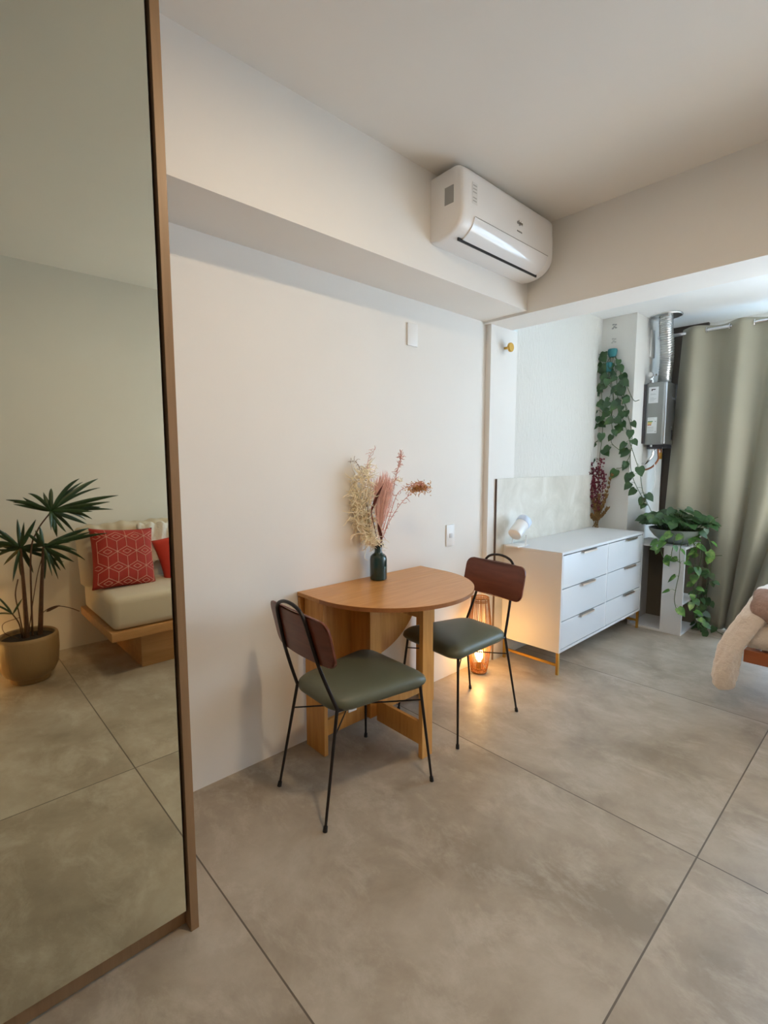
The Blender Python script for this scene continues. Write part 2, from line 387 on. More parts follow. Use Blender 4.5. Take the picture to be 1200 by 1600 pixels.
# ------------------------------------------------------------------ wall fittings
tag(MB().box(0, .009, 2.10, 2.185, 2.112, 2.240, .003).build('blank_wall_plate', m_plastic, loc=(0, 2.14, 2.11)), 'small blank white wall plate high up below the beam', 'wall plate')
t = thing('power_outlet', 'white power outlet plate on the wall above the round table', 'outlet', (0, 2.51, .89))
MB().box(0, .009, 2.468, 2.55, .89, 1.032, .003).build('cover', m_plastic, t)
MB().box(.009, .013, 2.495, 2.523, .945, .975, .002).build('socket', m_white, t)
t = thing('wall_peg', 'round brass wall peg beside the stucco wall', 'wall peg', (XP, 3.03, 2.225))
b = MB(); b.tube([(XP, 3.03, 2.225), (XP+.045, 3.03, 2.225)], .009, 16); b.build('stem', m_brass, t)
b = MB(); b.tube([(XP+.04, 3.03, 2.225), (XP+.043, 3.03, 2.225), (XP+.055, 3.03, 2.225), (XP+.058, 3.03, 2.225)], [.028, .031, .031, .028], 28); b.build('disc', m_brass, t)
for z, nm, lb in ((2.624, 'pillar_mark', 'small grey mark patch high on the pillar, upper of two'), (2.502, 'pillar_mark', 'small pale mark patch on the pillar above the teal cup, lower of two')):
    x = .145; b = MB()  # faint marks on the pillar, each a cluster of flat chips
    for dx, dz, q in ((-.008, .016, 1), (.012, .012, 1), (.0, -.004, 1), (.014, -.014, 1), (-.012, -.016, 1)): b.box(x+dx-.009, x+dx+.009, 4.557, 4.56, z+dz-.006, z+dz+.006, .002)
    tag(b.build(nm, m_grey if z > 2.6 else Mat('pale_mark', (.5, .5, .47, 1), .8), loc=(x, 4.558, z)), lb, 'wall mark', 'marks on the pillar')

# ------------------------------------------------------------------ drop leaf table
TZ = .80; TC = (.19, 1.776); TR = .45
t = thing('drop_leaf_table', 'light oak half-round gateleg table against the wall', 'table', (.2, 1.77, 0))
MB().box(.004, .19, TC[1]-TR, TC[1]+TR, TZ-.02, TZ, .0015, 1).build('fixed_top', m_table, t)
poly = [(TC[0]+TR*math.cos(a), TC[1]+TR*math.sin(a)) for a in [(-90+180*k/64)*PI/180 for k in range(65)]]
b = MB(); b.prism([(x if i not in (0, 64) else x+.001, y) for i, (x, y) in enumerate(poly)], TZ-.0015, TZ, lambda u, v, h: (u, v, h)); b.build('leaf_top_surface', m_table, t)
b = MB(); b.prism([(x-.0005, y) for x, y in poly], TZ-.02, TZ-.0015, lambda u, v, h: (u, v, h)); b.build('raised_leaf', m_tedge, t)
poly = [(TC[1]+TR*.995*math.cos(a), TZ-.025+TR*.99*math.sin(a)) for a in [(180+180*k/48)*PI/180 for k in range(49)]]
b = MB(); b.prism(poly, .005, .024, lambda u, v, h: (h, u, v)); b.build('folded_leaf', m_tablev, t)
for y, xe in ((1.350, .185), (2.162, .160)): MB().box(.03, xe, y, y+.022, 0, TZ-.021, .001, 1).build('end_panel', m_tablev, t)
MB().box(.03, .165, 1.645, 1.663, .18, TZ-.021, .001, 1).build('middle_panel', m_tablev, t)
MB().box(.165, .19, 1.645, 1.725, .09, TZ-.021, .001, 1).build('gate_post', m_tablev, t)
MB().box(.14, .16, 1.372, 2.162, .085, .165, .001, 1).build('stretcher', m_tablev, t)
MB().box(.50, .525, 1.685, 1.757, 0, TZ-.021, .001, 1).build('gate_leg', m_tablev, t)
MB().box(.19, .50, 1.69, 1.708, .065, .18, .001, 1).build('gate_rail', m_tablev, t)
MB().box(.19, .50, 1.69, 1.708, .70, TZ-.021, .001, 1).build('gate_rail', m_tablev, t)

# ------------------------------------------------------------------ chairs
def make_chair():
    t = thing('dining_chair', 'olive dining chair', 'chair', (0, 0, 0), None)
    # seat cushion
    def outline(k, n=72):
        P = []
        rear, front, y0, y1, r = .165, .232, -.205, .285, .085
        raw = [(-rear, y0), (rear, y0), (front, y1), (-front, y1)]
        for i in range(4):
            p = Vector(raw[i]); a = (Vector(raw[i-1])-p).normalized(); c = (Vector(raw[(i+1) % 4])-p).normalized()
            q0, q1 = p+a*r, p+c*r
            for j in range(10):
                u = j/9; P.append(q0*(1-u)**2+p*2*u*(1-u)+q1*u*u)
        # slight bow of the front edge
        return [Vector((v.x*k, (v.y-.04)*k+.04, 0)) for v in P]
    lay = [(.0, .442), (.80, .442), (.93, .446), (.985, .458), (1.0, .472), (.985, .487), (.93, .499), (.82, .507), (.6, .512), (.3, .514)]
    b = MB(); rings = []
    for k, z in lay[1:]:
        rings.append([b.bm.verts.new((v.x, v.y, z+.006*max(0, k-.5)*math.sin(v.y*8)-.008*max(0, v.y-.2)/.08*(1 if z > .46 else 0))) for v in outline(k)])
    for a, c in zip(rings, rings[1:]):
        n = len(a)
        for j in range(n): b.bm.faces.new((a[j], a[(j+1) % n], c[(j+1) % n], c[j]))
    b.bm.faces.new(rings[0][::-1]); b.bm.faces.new(rings[-1])
    b.build('seat', m_seat, t, angle=60)
    # plywood backrest, gently curved, rounded corners
    W, H, r = .222, .098, .045; out = []
    for cx, cz, a0 in ((W-r, H-r, 0), (-W+r, H-r, 90), (-W+r, -H+r, 180), (W-r, -H+r, 270)):
        for k in range(7): a = math.radians(a0+15*k); out.append((cx+r*math.cos(a), cz+r*math.sin(a)))
    def bp(u, v, off):
        z = .755+v; y = -.262-(z-.755)*.23-.06*(1-(u/W)**2)*.4+off+.006; return Vector((u, y, z))
    b = MB(); nfr = []
    for off, sc_ in ((0.0, .985), (.002, 1), (.010, 1), (.012, .985)):
        nfr.append([b.bm.verts.new(bp(u*sc_, v*sc_, off)) for u, v in out])
    for a, c in zip(nfr, nfr[1:]):
        for j in range(len(a)): b.bm.faces.new((a[j], a[(j+1) % len(a)], c[(j+1) % len(a)], c[j]))
    # front/back faces as column grids so the curve stays smooth
    def face(off, sc_):
        cols = [i/20*2-1 for i in range(21)]
        def zlim(u):
            x = abs(u)*W
            return H if x < W-r else H-r+math.sqrt(max(0, r*r-(x-(W-r))**2))
        g = [[b.bm.verts.new(bp(u*W*sc_, zlim(u)*s_*sc_, off)) for s_ in (-1, -.5, 0, .5, 1)] for u in cols]
        for a, c in zip(g, g[1:]):
            for j in range(4): b.bm.faces.new((a[j], c[j], c[j+1], a[j+1]))
    face(0.0, .985); face(.012, .985)
    b.build('backrest', m_walnut, t, angle=50)
    R = .0072
    left = [(-.152, -.185, .462), (-.140, -.222, .56), (-.128, -.256, .66), (-.118, -.282, .76), (-.108, -.300, .835)]
    arc = []
    for k in range(9):
        a = PI-k*PI/8; arc.append((.100*math.cos(a)+0, -.303-.004*math.sin(a), .845+.045*math.sin(a)))
    rightp = [(-x, y, z) for x, y, z in left[::-1]]
    b = MB(); b.tube(spline(left+arc[1:-1]+rightp, 3), R*1.05, 10); b.build('back_frame', m_black, t)
    legs = [((-.182, -.27, 0), (-.152, -.185, .462)), ((.182, -.27, 0), (.152, -.185, .462)), ((-.24, .272, 0), (-.198, .235, .452)), ((.24, .272, 0), (.198, .235, .452))]
    for f, g in legs:
        f, g = Vector(f), Vector(g)
        L = MB().tube([f+(g-f)*.02, g], [R*.78, R], 10).build('leg', m_black, t)
        MB().tube([f, f+(g-f)*.045], [.0095, .0088], 12).build('rubber_foot', m_rubber, L)
    lr = lambda f, g, k: Vector(f)+(Vector(g)-Vector(f))*k
    for i, j_, dz in ((0, 3, 0), (1, 2, .008)):
        q0, q1 = lr(*legs[i], .77), lr(*legs[j_], .85)
        MB().tube([q0, (q0+q1)/2+Vector((0, 0, dz)), q1], .0034, 8).build('cross_brace', m_black, t)
    b = MB(); b.tube([(-.152, -.185, .456), (-.198, .235, .446)], .006, 8); b.build('seat_rail', m_black, t)
    b = MB(); b.tube([(.152, -.185, .456), (.198, .235, .446)], .006, 8); b.build('seat_rail', m_black, t)
    return t
ch = make_chair()
ch.location = (.415, 1.335, 0); ch.rotation_euler.z = math.radians(-2.2)
c2 = copy_tree(ch); c2.location = (.373, 2.18, 0); c2.rotation_euler.z = math.radians(174.1)
tag(ch, 'nearer olive-seated chair with its wooden back to the mirrored wardrobe', 'chair', 'dining chairs at the round table')
tag(c2, 'farther olive-seated chair with its wooden back to the white dresser', 'chair', 'dining chairs at the round table')
b = MB().box(.158, .1625, -.135, -.095, .435, .452, .0008); b.build('fabric_tag', m_label, ch)

# ------------------------------------------------------------------ vase and dried flowers
VX, VY = .125, 1.80
base = at(589, 903, 'z', TZ); VX, VY = base.x+.030, base.y-.016
b = MB(); b.lathe([(0, 0), (.040, 0), (.046, .005), (.047, .012), (.047, .115), (.044, .130), (.034, .141), (.024, .147), (.020, .155), (.020, .185), (.028, .190), (.028, .196), (.016, .197), (.014, .19), (.014, .15)], (VX, VY, TZ), 36)
tag(b.build('vase', m_vase, loc=(VX, VY, TZ)), 'small dark green glass bottle vase on the round table', 'vase')
NECK = Vector((VX, VY, TZ+.19))
_pn = Vector((-.80, .60, 0))
def P(px, py, dx=0):      # a point of the bouquet, on an upright plane through the vase
    o = NECK-_pn*dx; d = fw+rt*((px-600)/F)-up*((py-800)/F); q = CAM+d*((o-CAM).dot(_pn)/d.dot(_pn))
    q.x = max(q.x, .015); return q
def curl(start, d, L, n, wob, r0, r1, R=None):
    R = R or rnd; pts = [Vector(start)]; d = Vector(d).normalized(); tw = Vector((R.uniform(-1, 1), R.uniform(-1, 1), R.uniform(-1, 1)))
    for k in range(n):
        tw = (tw+Vector((R.uniform(-1, 1), R.uniform(-1, 1), R.uniform(-1, 1)))*.9).normalized()
        d = (d+tw*wob).normalized(); q = pts[-1]+d*(L/n)
        if q.x < .012: q.x = .012
        pts.append(q)
    return pts
inside = lambda k: Vector((VX+rnd.uniform(-.006, .006), VY+rnd.uniform(-.006, .006), TZ+.10))
g = 'dried stems in the green vase'
# bleached curly grass mass on the left
b = MB(); stems = [[(584, 848), (572, 815), (562, 790), (553, 770), (548, 745)], [(585, 846), (580, 790), (577, 750), (570, 728)], [(584, 850), (568, 825), (556, 812), (545, 806)], [(584, 850), (574, 820), (562, 800), (556, 782)], [(584, 850), (570, 810), (556, 780), (546, 765)], [(584, 848), (572, 800), (566, 760), (560, 735)], [(586, 846), (578, 800), (574, 755), (580, 720)], [(584, 850), (566, 820), (553, 800), (549, 790)], [(584, 851), (571, 838), (566, 822), (560, 812)]]
for st_ in stems:
    pts = spline([inside(0), NECK]+[P(x, y, rnd.uniform(-.05, .06)) for x, y in st_], 5)
    b.tube(pts, [.0022]*(len(pts)-3)+[.0015, .001, .0006], 5)
    for k in range(10, len(pts)-1):
        for _ in range(5):
            dr = Vector((rnd.uniform(-1, .6), rnd.uniform(-1, .7), rnd.uniform(-.7, .9)))
            q = curl(pts[k], dr, rnd.uniform(.04, .11), 9, .62, .001, .0004)
            b.tube(q, [.0028-.0002*j for j in range(len(q))], 4, cap=False)
tag(b.off_wall().build('bleached_curly_grass', m_bleach, loc=NECK), 'bleached cream curly grass bushing out between green vase and wall', 'dried flower', g)
b = MB()
for k in range(80):
    x, y = rnd.uniform(548, 586), rnd.uniform(790, 850); s0 = P(x+rnd.uniform(0, 8), y-rnd.uniform(10, 40), rnd.uniform(-.05, .06))
    q = curl(s0, (rnd.uniform(-.4, .2), rnd.uniform(-.6, .1), -1), rnd.uniform(.05, .10), 9, .6, .001, .0004); b.tube(q, [.0027-.00017*j for j in range(len(q))], 4, cap=False)
q = spline([NECK, P(576, 845, .03), P(571, 862, .05), P(570, 872, .06), P(575, 876, .06)], 5); b.tube(q, .0014, 5)
tag(b.off_wall().build('drooping_cream_stems', m_bleach, loc=NECK), 'cream tendrils drooping over the rim of the green vase', 'dried flower', g)
# tall brown twigs
for pts_, lb in (([(582, 848), (575, 800), (570, 755), (563, 735), (556, 722), (545, 722)], 'thin curling brown twig rising out of the bleached grass'),
                 ([(584, 846), (580, 790), (580, 745), (574, 728), (578, 712), (586, 702)], 'tallest thin pink twig standing above the whole bouquet')):
    b = MB(); p = spline([inside(0), NECK]+[P(x, y, .02) for x, y in pts_], 6); b.tube(p, [.0022-.0015*i/len(p) for i in range(len(p))], 6)
    for k in range(14, len(p)):
        q = curl(p[k], (rnd.uniform(-1, 1), rnd.uniform(-1, 1), rnd.uniform(-.3, 1)), rnd.uniform(.02, .05), 6, .6, .001, .0005); b.tube(q, .0009, 4, cap=False)
    tag(b.off_wall().build('curly_twig', m_brownst if pts_[0][0] == 582 else m_pinkst, loc=NECK), lb, 'dried flower', g)
# pink plume
b = MB()
for k in range(230):
    u = rnd.uniform(-1, 1); xx = 601+u*15+rnd.uniform(-2, 2); yy = 738+abs(u)*14+rnd.uniform(-6, 12)
    y0 = rnd.uniform(770, 840); x0 = 592+u*5*(850-y0)/80
    q = spline([P(x0, y0, .0), P((x0+xx)/2+u*3, (y0+yy)/2, rnd.uniform(-.02, .03)), P(xx, yy, rnd.uniform(-.03, .04))], 4); b.tube(q, [.0015]*(len(q)-2)+[.001, .0004], 4, cap=False)
q = spline([inside(0), NECK, P(592, 830), P(596, 790)], 4); b.tube(q, .003, 6)
tag(b.off_wall().build('pink_plume', m_pink, loc=NECK), 'upright dusty pink plume in the middle of the bouquet', 'dried flower', g)
# dark red leaves
for pts_, wd in (([(580, 800), (588, 778), (599, 756)], .013), ([(597, 846), (594, 832), (590, 818)], .012)):
    b = MB(); p = spline([P(x, y, .05) for x, y in pts_], 5)
    b.grid(lambda u, v: p[min(len(p)-1, int(round(u*(len(p)-1))))]+Vector(((v-.5)*2*wd*math.sin(PI*min(1, u*1.0+.02))**.7, 0, (v-.5)*.006)), len(p)-1, 4)
    q = spline([NECK, (NECK+p[0])/2, p[0]], 3); b.tube(q, .0018, 5)
    tag(b.off_wall().build('dark_red_leaf', m_dkred, loc=NECK, solid=.0015), 'pointed dark red leaf crossing the cream grass' if pts_[0][0] == 580 else 'short dark red leaf just above the vase neck', 'dried flower', g)
# right branches
def seedy(pts_, lb, fluff, mat, r=.0024, dd=0.0):
    b = MB(); p = spline([inside(0), NECK]+[P(x, y, dd) for x, y in pts_], 6); b.tube(p, [r-.0014*i/len(p)*1 for i in range(len(p))], 6)
    for k in range(12, len(p)):
        f = (k-12)/(len(p)-12)
        for _ in range(1+int(f*f*fluff)):
            q = curl(p[k], (rnd.uniform(-1, 1), rnd.uniform(-1, 1), rnd.uniform(-.6, 1)), rnd.uniform(.012, .035), 5, .6, .001, .0005); b.tube(q, [.0018, .0018, .0016, .0014, .0012, .001], 4, cap=False)
    return tag(b.off_wall().build('dried_branch', mat, loc=NECK), lb, 'dried flower', g)
seedy([(597, 842), (610, 812), (628, 785), (645, 770), (662, 763), (668, 762)], 'long low pink branch arching out to the golden seed head', 3, m_pinkst)
seedy([(598, 840), (611, 800), (622, 770), (640, 760), (652, 756), (660, 757)], 'pink branch bending over just above the longest arching one', 3, m_pinkst, dd=.03)
seedy([(596, 840), (606, 800), (614, 765), (620, 740), (625, 722), (627, 710)], 'slim upright pink branch between plume and arching branches', 6, m_pinkst)
seedy([(594, 842), (600, 800), (607, 775), (614, 752), (628, 752)], 'short pale branch forking between plume and upright branch', 4, m_bleach, dd=-.03)
b = MB()
for k in range(420):
    a = rnd.gauss(0, 1); x = 655+a*9; y = 762+rnd.gauss(0, 4)-(x-655)*.05
    s0 = P(min(x, 672), y, rnd.gauss(0, .012)); q = curl(s0, (rnd.uniform(-1, 1), rnd.uniform(-1, 1), rnd.uniform(-1, 1)), rnd.uniform(.006, .02), 4, .7, .001, .001); b.tube(q, .0016, 4, cap=False)
tag(b.off_wall().build('golden_seed_head', m_gold, loc=NECK), 'golden brown seed head at the tip of the arching branch', 'dried flower', g)

# ------------------------------------------------------------------ woven floor lamp
def woven_lamp(x, y, label, power):
    t = thing('woven_lamp', label, 'lamp', (x, y, 0), None)
    pr = [(.052, .012), (.060, .05), (.070, .12), (.078, .20), (.080, .26), (.076, .34), (.067, .44), (.057, .525)]
    def R(z):
        for (r0, z0), (r1, z1) in zip(pr, pr[1:]):
            if z <= z1: return r0+(r1-r0)*(z-z0)/(z1-z0)
        return pr[-1][0]
    b = MB(); n = 34
    for k in range(n):
        a = 2*PI*k/n; dl = .012*math.sin(k*2.4)
        b.tube([(x+R(z)*math.cos(a+dl*z*4), y+R(z)*math.sin(a+dl*z*4), z) for z in [.012+.513*j/14 for j in range(15)]], .0022, 5)
    b.build('cane_strands', m_rattan, t)
    for z, rr in ((.012, .004), (.04, .003), (.50, .003), (.510, .0035), (.525, .0045)):
        b = MB(); b.tube([(x+R(z)*math.cos(2*PI*j/32), y+R(z)*math.sin(2*PI*j/32), z) for j in range(33)], rr, 6, cap=False); b.build('woven_ring', m_rattan, t)
    MB().lathe([(0, .002), (.05, .002), (.05, .014), (0, .014)], (x, y, 0), 28).build('base', m_rattan, t)
    h = MB().lathe([(0, .014), (.018, .014), (.018, .06), (.015, .075), (0, .075)], (x, y, 0), 20).build('lamp_holder', m_brass, t)
    bl = MB().lathe([(0, .072), (.012, .075), (.016, .085), (.028, .11), (.030, .128), (.024, .148), (.012, .157), (0, .159)], (x, y, 0), 20).build('bulb', m_bulb, t)
    l = point('lamp_light', (0, 0, .19), power, (1, .56, .17), .03); l.parent = t
    return t
woven_lamp(.105, 2.715, 'lit woven cane lamp on the floor between chair and dresser', P_LAMP)
woven_lamp(3.36, -.12, 'lit woven cane lamp on the floor beside the potted palm', P_LAMP2)

# ------------------------------------------------------------------ stone panel and dresser
t = thing('stone_panel', 'pale grey stone panel standing behind the white dresser', 'panel', (XP+.01, 3.74, 0))
MB().box(XP+.001, XP+.015, 2.958, 4.555, 0, 1.32).build('slab', m_stone, t, smooth=False)
MB().box(XP+.001, XP+.014, 2.953, 2.958, 0, 1.32).build('dark_edge', m_stedge, t, smooth=False)
DX0, DX1, DY0, DY1 = XP+.017, .510, 3.05, 4.475
t = thing('dresser', 'white six-drawer dresser with brass legs', 'dresser', (.28, 3.76, 0))
b = MB(); b.box(DX0, DX1, DY0, DY1, .825, .843, .0015, 1); b.build('top', m_white, t)
b = MB(); b.box(DX0, DX1, DY0, DY0+.018, .155, .825); b.box(DX0, DX1, DY1-.018, DY1, .155, .825); b.box(DX0, DX1, DY0+.018, DY1-.018, .155, .173); b.box(DX0, DX0+.012, DY0+.018, DY1-.018, .173, .825)
b.box(DX0+.02, DX1-.002, 3.757, 3.771, .173, .825)
b.build('body', m_white, t, smooth=False)
MB().box(DX0+.015, DX1-.03, DY0+.02, DY1-.02, .175, .823).build('inner_case', m_gap, t, smooth=False)
zs = [(.178, .365), (.371, .588), (.594, .818)]
for y0, y1, hc in ((DY0+.020, 3.757, 3.435), (3.771, DY1-.020, 4.195)):
    for z0, z1 in zs:
        d = MB().box(DX1-.02, DX1-.001, y0+.0015, y1-.0015, z0, z1, .001, 1).build('drawer', m_drawer, t)
        b = MB(); b.box(DX1-.003, DX1+.018, hc-.10, hc+.10, z1-.001, z1+.002); b.box(DX1+.015, DX1+.018, hc-.10, hc+.10, z1-.013, z1+.002); b.build('handle', m_handle, d, smooth=False)
for x in (DX0+.012, DX1-.022):
    for y in (DY0+.004, DY1-.022): MB().box(x, x+.018, y, y+.018, 0, .155).build('leg', m_brass, t, smooth=False)
for y in (DY0+.006, DY1-.018): MB().box(DX0+.02, DX1-.02, y, y+.012, .058, .076).build('rail', m_brass, t, smooth=False)

# small cylinder projector on a stand
t = thing('spot_lamp', 'small white cylinder lamp tilted on a stand on the dresser', 'lamp', (.15, 3.15, .843))
ax0, ax1 = at(797, 845, 'x', .16), at(821, 812, 'x', .16)
d = (ax1-ax0).normalized(); ax0 = ax1-d*.17
ax1.z = max(ax1.z, .95)
b = MB(); b.tube([ax0, ax0+d*.004, ax0+d*.118, ax0+d*.12], [.045, .049, .049, .048], 32); b.build('body', m_plastic, t)
b = MB(); b.tube([ax0+d*.12, ax0+d*.124, ax0+d*.160, ax0+d*.166], [.051, .053, .053, .050], 32); b.build('end_cap', Mat('pale_blue_cap', srgb(206, 222, 246), .3), t)
bx = (ax0+ax1)/2
b = MB(); b.box(bx.x-.05, bx.x+.05, bx.y-.10, bx.y+.05, .8435, .853, .003); b.build('stand_base', m_plastic, t)
b = MB()
for s_ in (-1, 1): MB().tube([(bx.x+s_*.052, bx.y-.01, .848), (bx.x+s_*.054, bx.y-.0, .90), (bx.x+s_*.052, bx.y+.0, .925)], .005, 8).build('stand_arm', m_plastic, t)

# dried magenta flowers at the corner
BF = at(934, 822, 'z', .843); BF = Vector((.105, 4.44, .845))
def PF(px, py, dx=0): return at(px, py, 'y', 4.46-dx)
g2 = 'dried bunch on the dresser corner'
for i, (x0, tip, md) in enumerate([(929, (918, 738), 1), (931, (922, 722), 1), (933, (938, 718), 1), (934, (935, 730), 1), (932, (927, 735), 1), (936, (943, 738), 1), (930, (925, 750), 1)]):
    b = MB(); b2 = MB(); p = spline([BF+Vector((rnd.uniform(-.03, .03), rnd.uniform(-.01, .01), 0)), PF(x0, 800), PF((x0+tip[0])/2+rnd.uniform(-2, 2), 765, rnd.uniform(-.02, .03)), PF(tip[0], tip[1], rnd.uniform(-.02, .03))], 8)
    root = thing('dried_flower_stem', ['dried magenta flower stem nearest the stone panel', 'second tallest dried magenta flower stem of the bunch', 'tallest dried magenta flower stem of the bunch', 'dried magenta flower stem in the middle of the bunch', 'slightly shorter dried magenta stem behind the bunch', 'dried magenta flower stem nearest the water heater', 'shortest dried magenta flower stem of the bunch'][i]+' on the dresser', 'dried flower', BF, g2)
    b.tube(p, .0022, 5); b.build('stem', m_brownst, root)
    for k in range(9, len(p)):
        for _ in range(6 if k > len(p)-6 else 3):
            q = p[k]+Vector((rnd.gauss(0, .013), rnd.gauss(0, .012), rnd.gauss(0, .012))); rr = rnd.uniform(.005, .011)
            b2.lathe([(0, -rr), (rr*.8, -rr*.4), (rr, .2*rr), (rr*.5, rr), (0, rr*.9)], q, 6, None)
    b2.build('flower', m_magenta, root)
for i, tip in enumerate([(956, 745), (950, 796), (948, 776), (908, 790), (915, 800), (926, 780), (936, 776), (930, 792)]):
    b = MB(); p = spline([BF+Vector((rnd.uniform(-.035, .035), rnd.uniform(-.01, .01), 0)), PF(932+rnd.uniform(-4, 4), 812), PF((932+tip[0])/2, (812+tip[1])/2+4, .01), PF(*tip, .02)], 6); b.tube(p, .002, 5)
    for k in range(5, len(p)):
        for _ in range(5):
            dr = Vector((rnd.uniform(-1, 1)*.6, rnd.uniform(-.5, .5), 1)).normalized(); L = rnd.uniform(.02, .045); q = p[k]
            s_ = dr.cross(Vector((0, 1, 0))).normalized()*L*.22; b.quad(q, q+dr*L*.5+s_, q+dr*L, q+dr*L*.5-s_)
    tag(b.build('dried_leafy_stem', m_brownst, loc=BF, solid=.001), ['tallest brown leafy stem leaning towards the pothos', 'lowest brown leafy stem reaching towards the stand', 'middle brown leafy stem below the tallest leaning one', 'brown leafy stem leaning against the stone panel', 'short brown leafy stem over the dresser top', 'upright brown leafy stem among the magenta ones', 'second upright brown stem among the magenta ones', 'short upright brown stem at the foot'][i]+' in the corner bunch', 'dried flower', g2)

# ------------------------------------------------------------------ pothos
def leaf(b, p, d, n, s):      # heart shaped leaf from p along d, face normal n, size s
    d = d.normalized(); n = (n-d*n.dot(d)).normalized(); sd = d.cross(n)
    prof = [(0, 0), (.02, .26), (.12, .40), (.30, .45), (.52, .38), (.74, .22), (.90, .09), (1.02, 0)]
    mid = [b.bm.verts.new(p+d*s*t_-n*s*.12*(t_-.4)**2) for t_, _ in prof]
    for sg in (1, -1):
        ed = [b.bm.verts.new(p+d*s*(t_-(.10 if i in (1, 2) else 0))+sd*sg*w_*s*.92+n*s*(.10*w_)-n*s*.12*(t_-.4)**2) if w_ else None for i, (t_, w_) in enumerate(prof)]
        for i in range(len(prof)-1):
            f = [mid[i], mid[i+1]]
            if ed[i+1]: f.append(ed[i+1])
            if ed[i]: f.append(ed[i])
            if len(f) > 2: b.bm.faces.new(f)
def vine(parent, pts, every, smin, smax, mat, face, seed, spread=.06, gravity=1, toend=1, k0=0):
    R = random.Random(seed); p = spline(pts, 8); b = MB(); b.tube(p, .0028, 5)
    v = b.build('vine', m_vine, parent)
    b = MB(); acc = 0
    for k in range(1, len(p)):
        acc += (p[k]-p[k-1]).length
        if acc > every and k >= k0:
            acc = 0
            off = Vector((R.uniform(-1, 1), R.uniform(-.6, .1), R.uniform(-.5, .5))) if face == 'y' else Vector((R.uniform(-1, 1), R.uniform(-1, .6), R.uniform(-.4, .7)))
            q = p[k]+off*spread*R.uniform(.5, 1.1); b.tube([p[k], (p[k]+q)/2+Vector((0, 0, .01)), q], .0015, 4, cap=False)
            d = Vector((off.x*.9, -abs(R.uniform(0, .4)), -.9*gravity+R.uniform(-.2, .5)))
            n = Vector((R.uniform(-.5, .5)+.3, -1, R.uniform(.1, .8))) if face == 'y' else Vector((R.uniform(-.3, .9), R.uniform(-1, 0), R.uniform(.3, 1.2)))
            leaf(b, q, d, n, R.uniform(smin, smax))
    b.build('leaves', mat, v, solid=0)
    return v
def yp(px, py, y=4.50): return at(px, py, 'y', y)
t = thing('hanging_pothos', 'pothos plant trailing down the pillar from a small teal cup', 'plant', at(957, 552, 'y', 4.50))
cc = at(957, 552, 'y', 4.515)
b = MB(); b.lathe([(0, -.035), (.028, -.033), (.036, -.01), (.04, .02), (.036, .035), (.030, .035), (.032, .01), (0, -.02)], cc, 24, None); b.build('teal_cup', m_teal, t)
b = MB(); b.lathe([(0, -.05), (.022, -.048), (.026, .03), (.020, .034), (0, -.02)], cc+Vector((-.02, -.01, -.11)), 20); b.build('teal_holder', m_teal, t)
V = [[(955, 553), (938, 556), (930, 575), (926, 600), (933, 640), (930, 665)],
     [(955, 556), (945, 575), (940, 610), (942, 650), (941, 680), (938, 705), (936, 720)],
     [(957, 558), (955, 590), (958, 620), (955, 650), (958, 680)],
     [(960, 556), (968, 575), (973, 610), (978, 640), (984, 660), (988, 685), (985, 712), (987, 740), (997, 765), (1012, 790)],
     [(958, 556), (963, 585), (965, 620), (972, 650), (979, 672), (984, 690), (992, 715), (1000, 740), (1005, 770), (1018, 800)],
     [(941, 680), (932, 690), (920, 695), (908, 692)], [(985, 710), (980, 720), (972, 730), (964, 732)],
     [(968, 575), (978, 600), (990, 625), (999, 625)], [(975, 640), (965, 670), (955, 690), (970, 705)]]
sd = 3
for i, v_ in enumerate(V):
    vine(t, [yp(x, y, 4.535-.012*(i % 3)) for x, y in v_], [.044, .075, .05, .085, .10, .09, .08, .13, .10][i], .06, .095, m_leafd, 'y', 11+i, .06, k0=1)
    if i in (0, 2, 3): vine(t, [yp(x+rnd.uniform(-4, 4), y, 4.52) for x, y in v_[:4]], .06, .055, .085, m_leafd, 'y', 31+i, .07)

# stand and bowl with pothos
SX0, SX1, SY0, SY1, SZ = .402, .825, 4.50, 4.90, .74
t = thing('plant_stand', 'white open cube stand under the bowl plant', 'stand', (.61, 4.7, 0))
MB().box(SX0, SX1, SY0, SY1, SZ-.018, SZ, .001, 1).build('top', m_white, t)
MB().box(SX0, SX1, SY0, SY1, 0, .02, .001, 1).build('bottom', m_white, t)
MB().box(SX0, SX0+.018, SY0, SY1, .02, SZ-.018).build('side_panel', m_white, t)
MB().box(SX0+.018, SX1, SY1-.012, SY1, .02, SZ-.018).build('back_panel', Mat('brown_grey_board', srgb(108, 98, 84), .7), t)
MB().box(.665, SX1, SY0, SY0+.016, .02, SZ-.018).build('front_panel', m_white, t)
MB().box(.665, .681, SY0+.016, SY1-.012, .02, SZ-.018).build('divider', m_white, t)
MB().box(.681, SX1, SY0+.016, SY1-.012, .26, .276).build('shelf', m_white, t)
BC = Vector((.69, 4.71, SZ))
t = thing('bowl_planter', 'grey bowl planter with trailing pothos on the white stand', 'plant', BC)
MB().lathe([(0, 0), (.075, 0), (.12, .022), (.17, .06), (.205, .105), (.215, .13), (.207, .130), (.19, .10), (.15, .065), (0, .06)], BC, 40).build('bowl', m_bowl, t)
MB().lathe([(0, .112), (.195, .108)], BC, 24).build('soil', m_soil, t)
def bp2(px, py, y=4.60): return at(px, py, 'y', y)
R2 = random.Random(5)
b = MB()
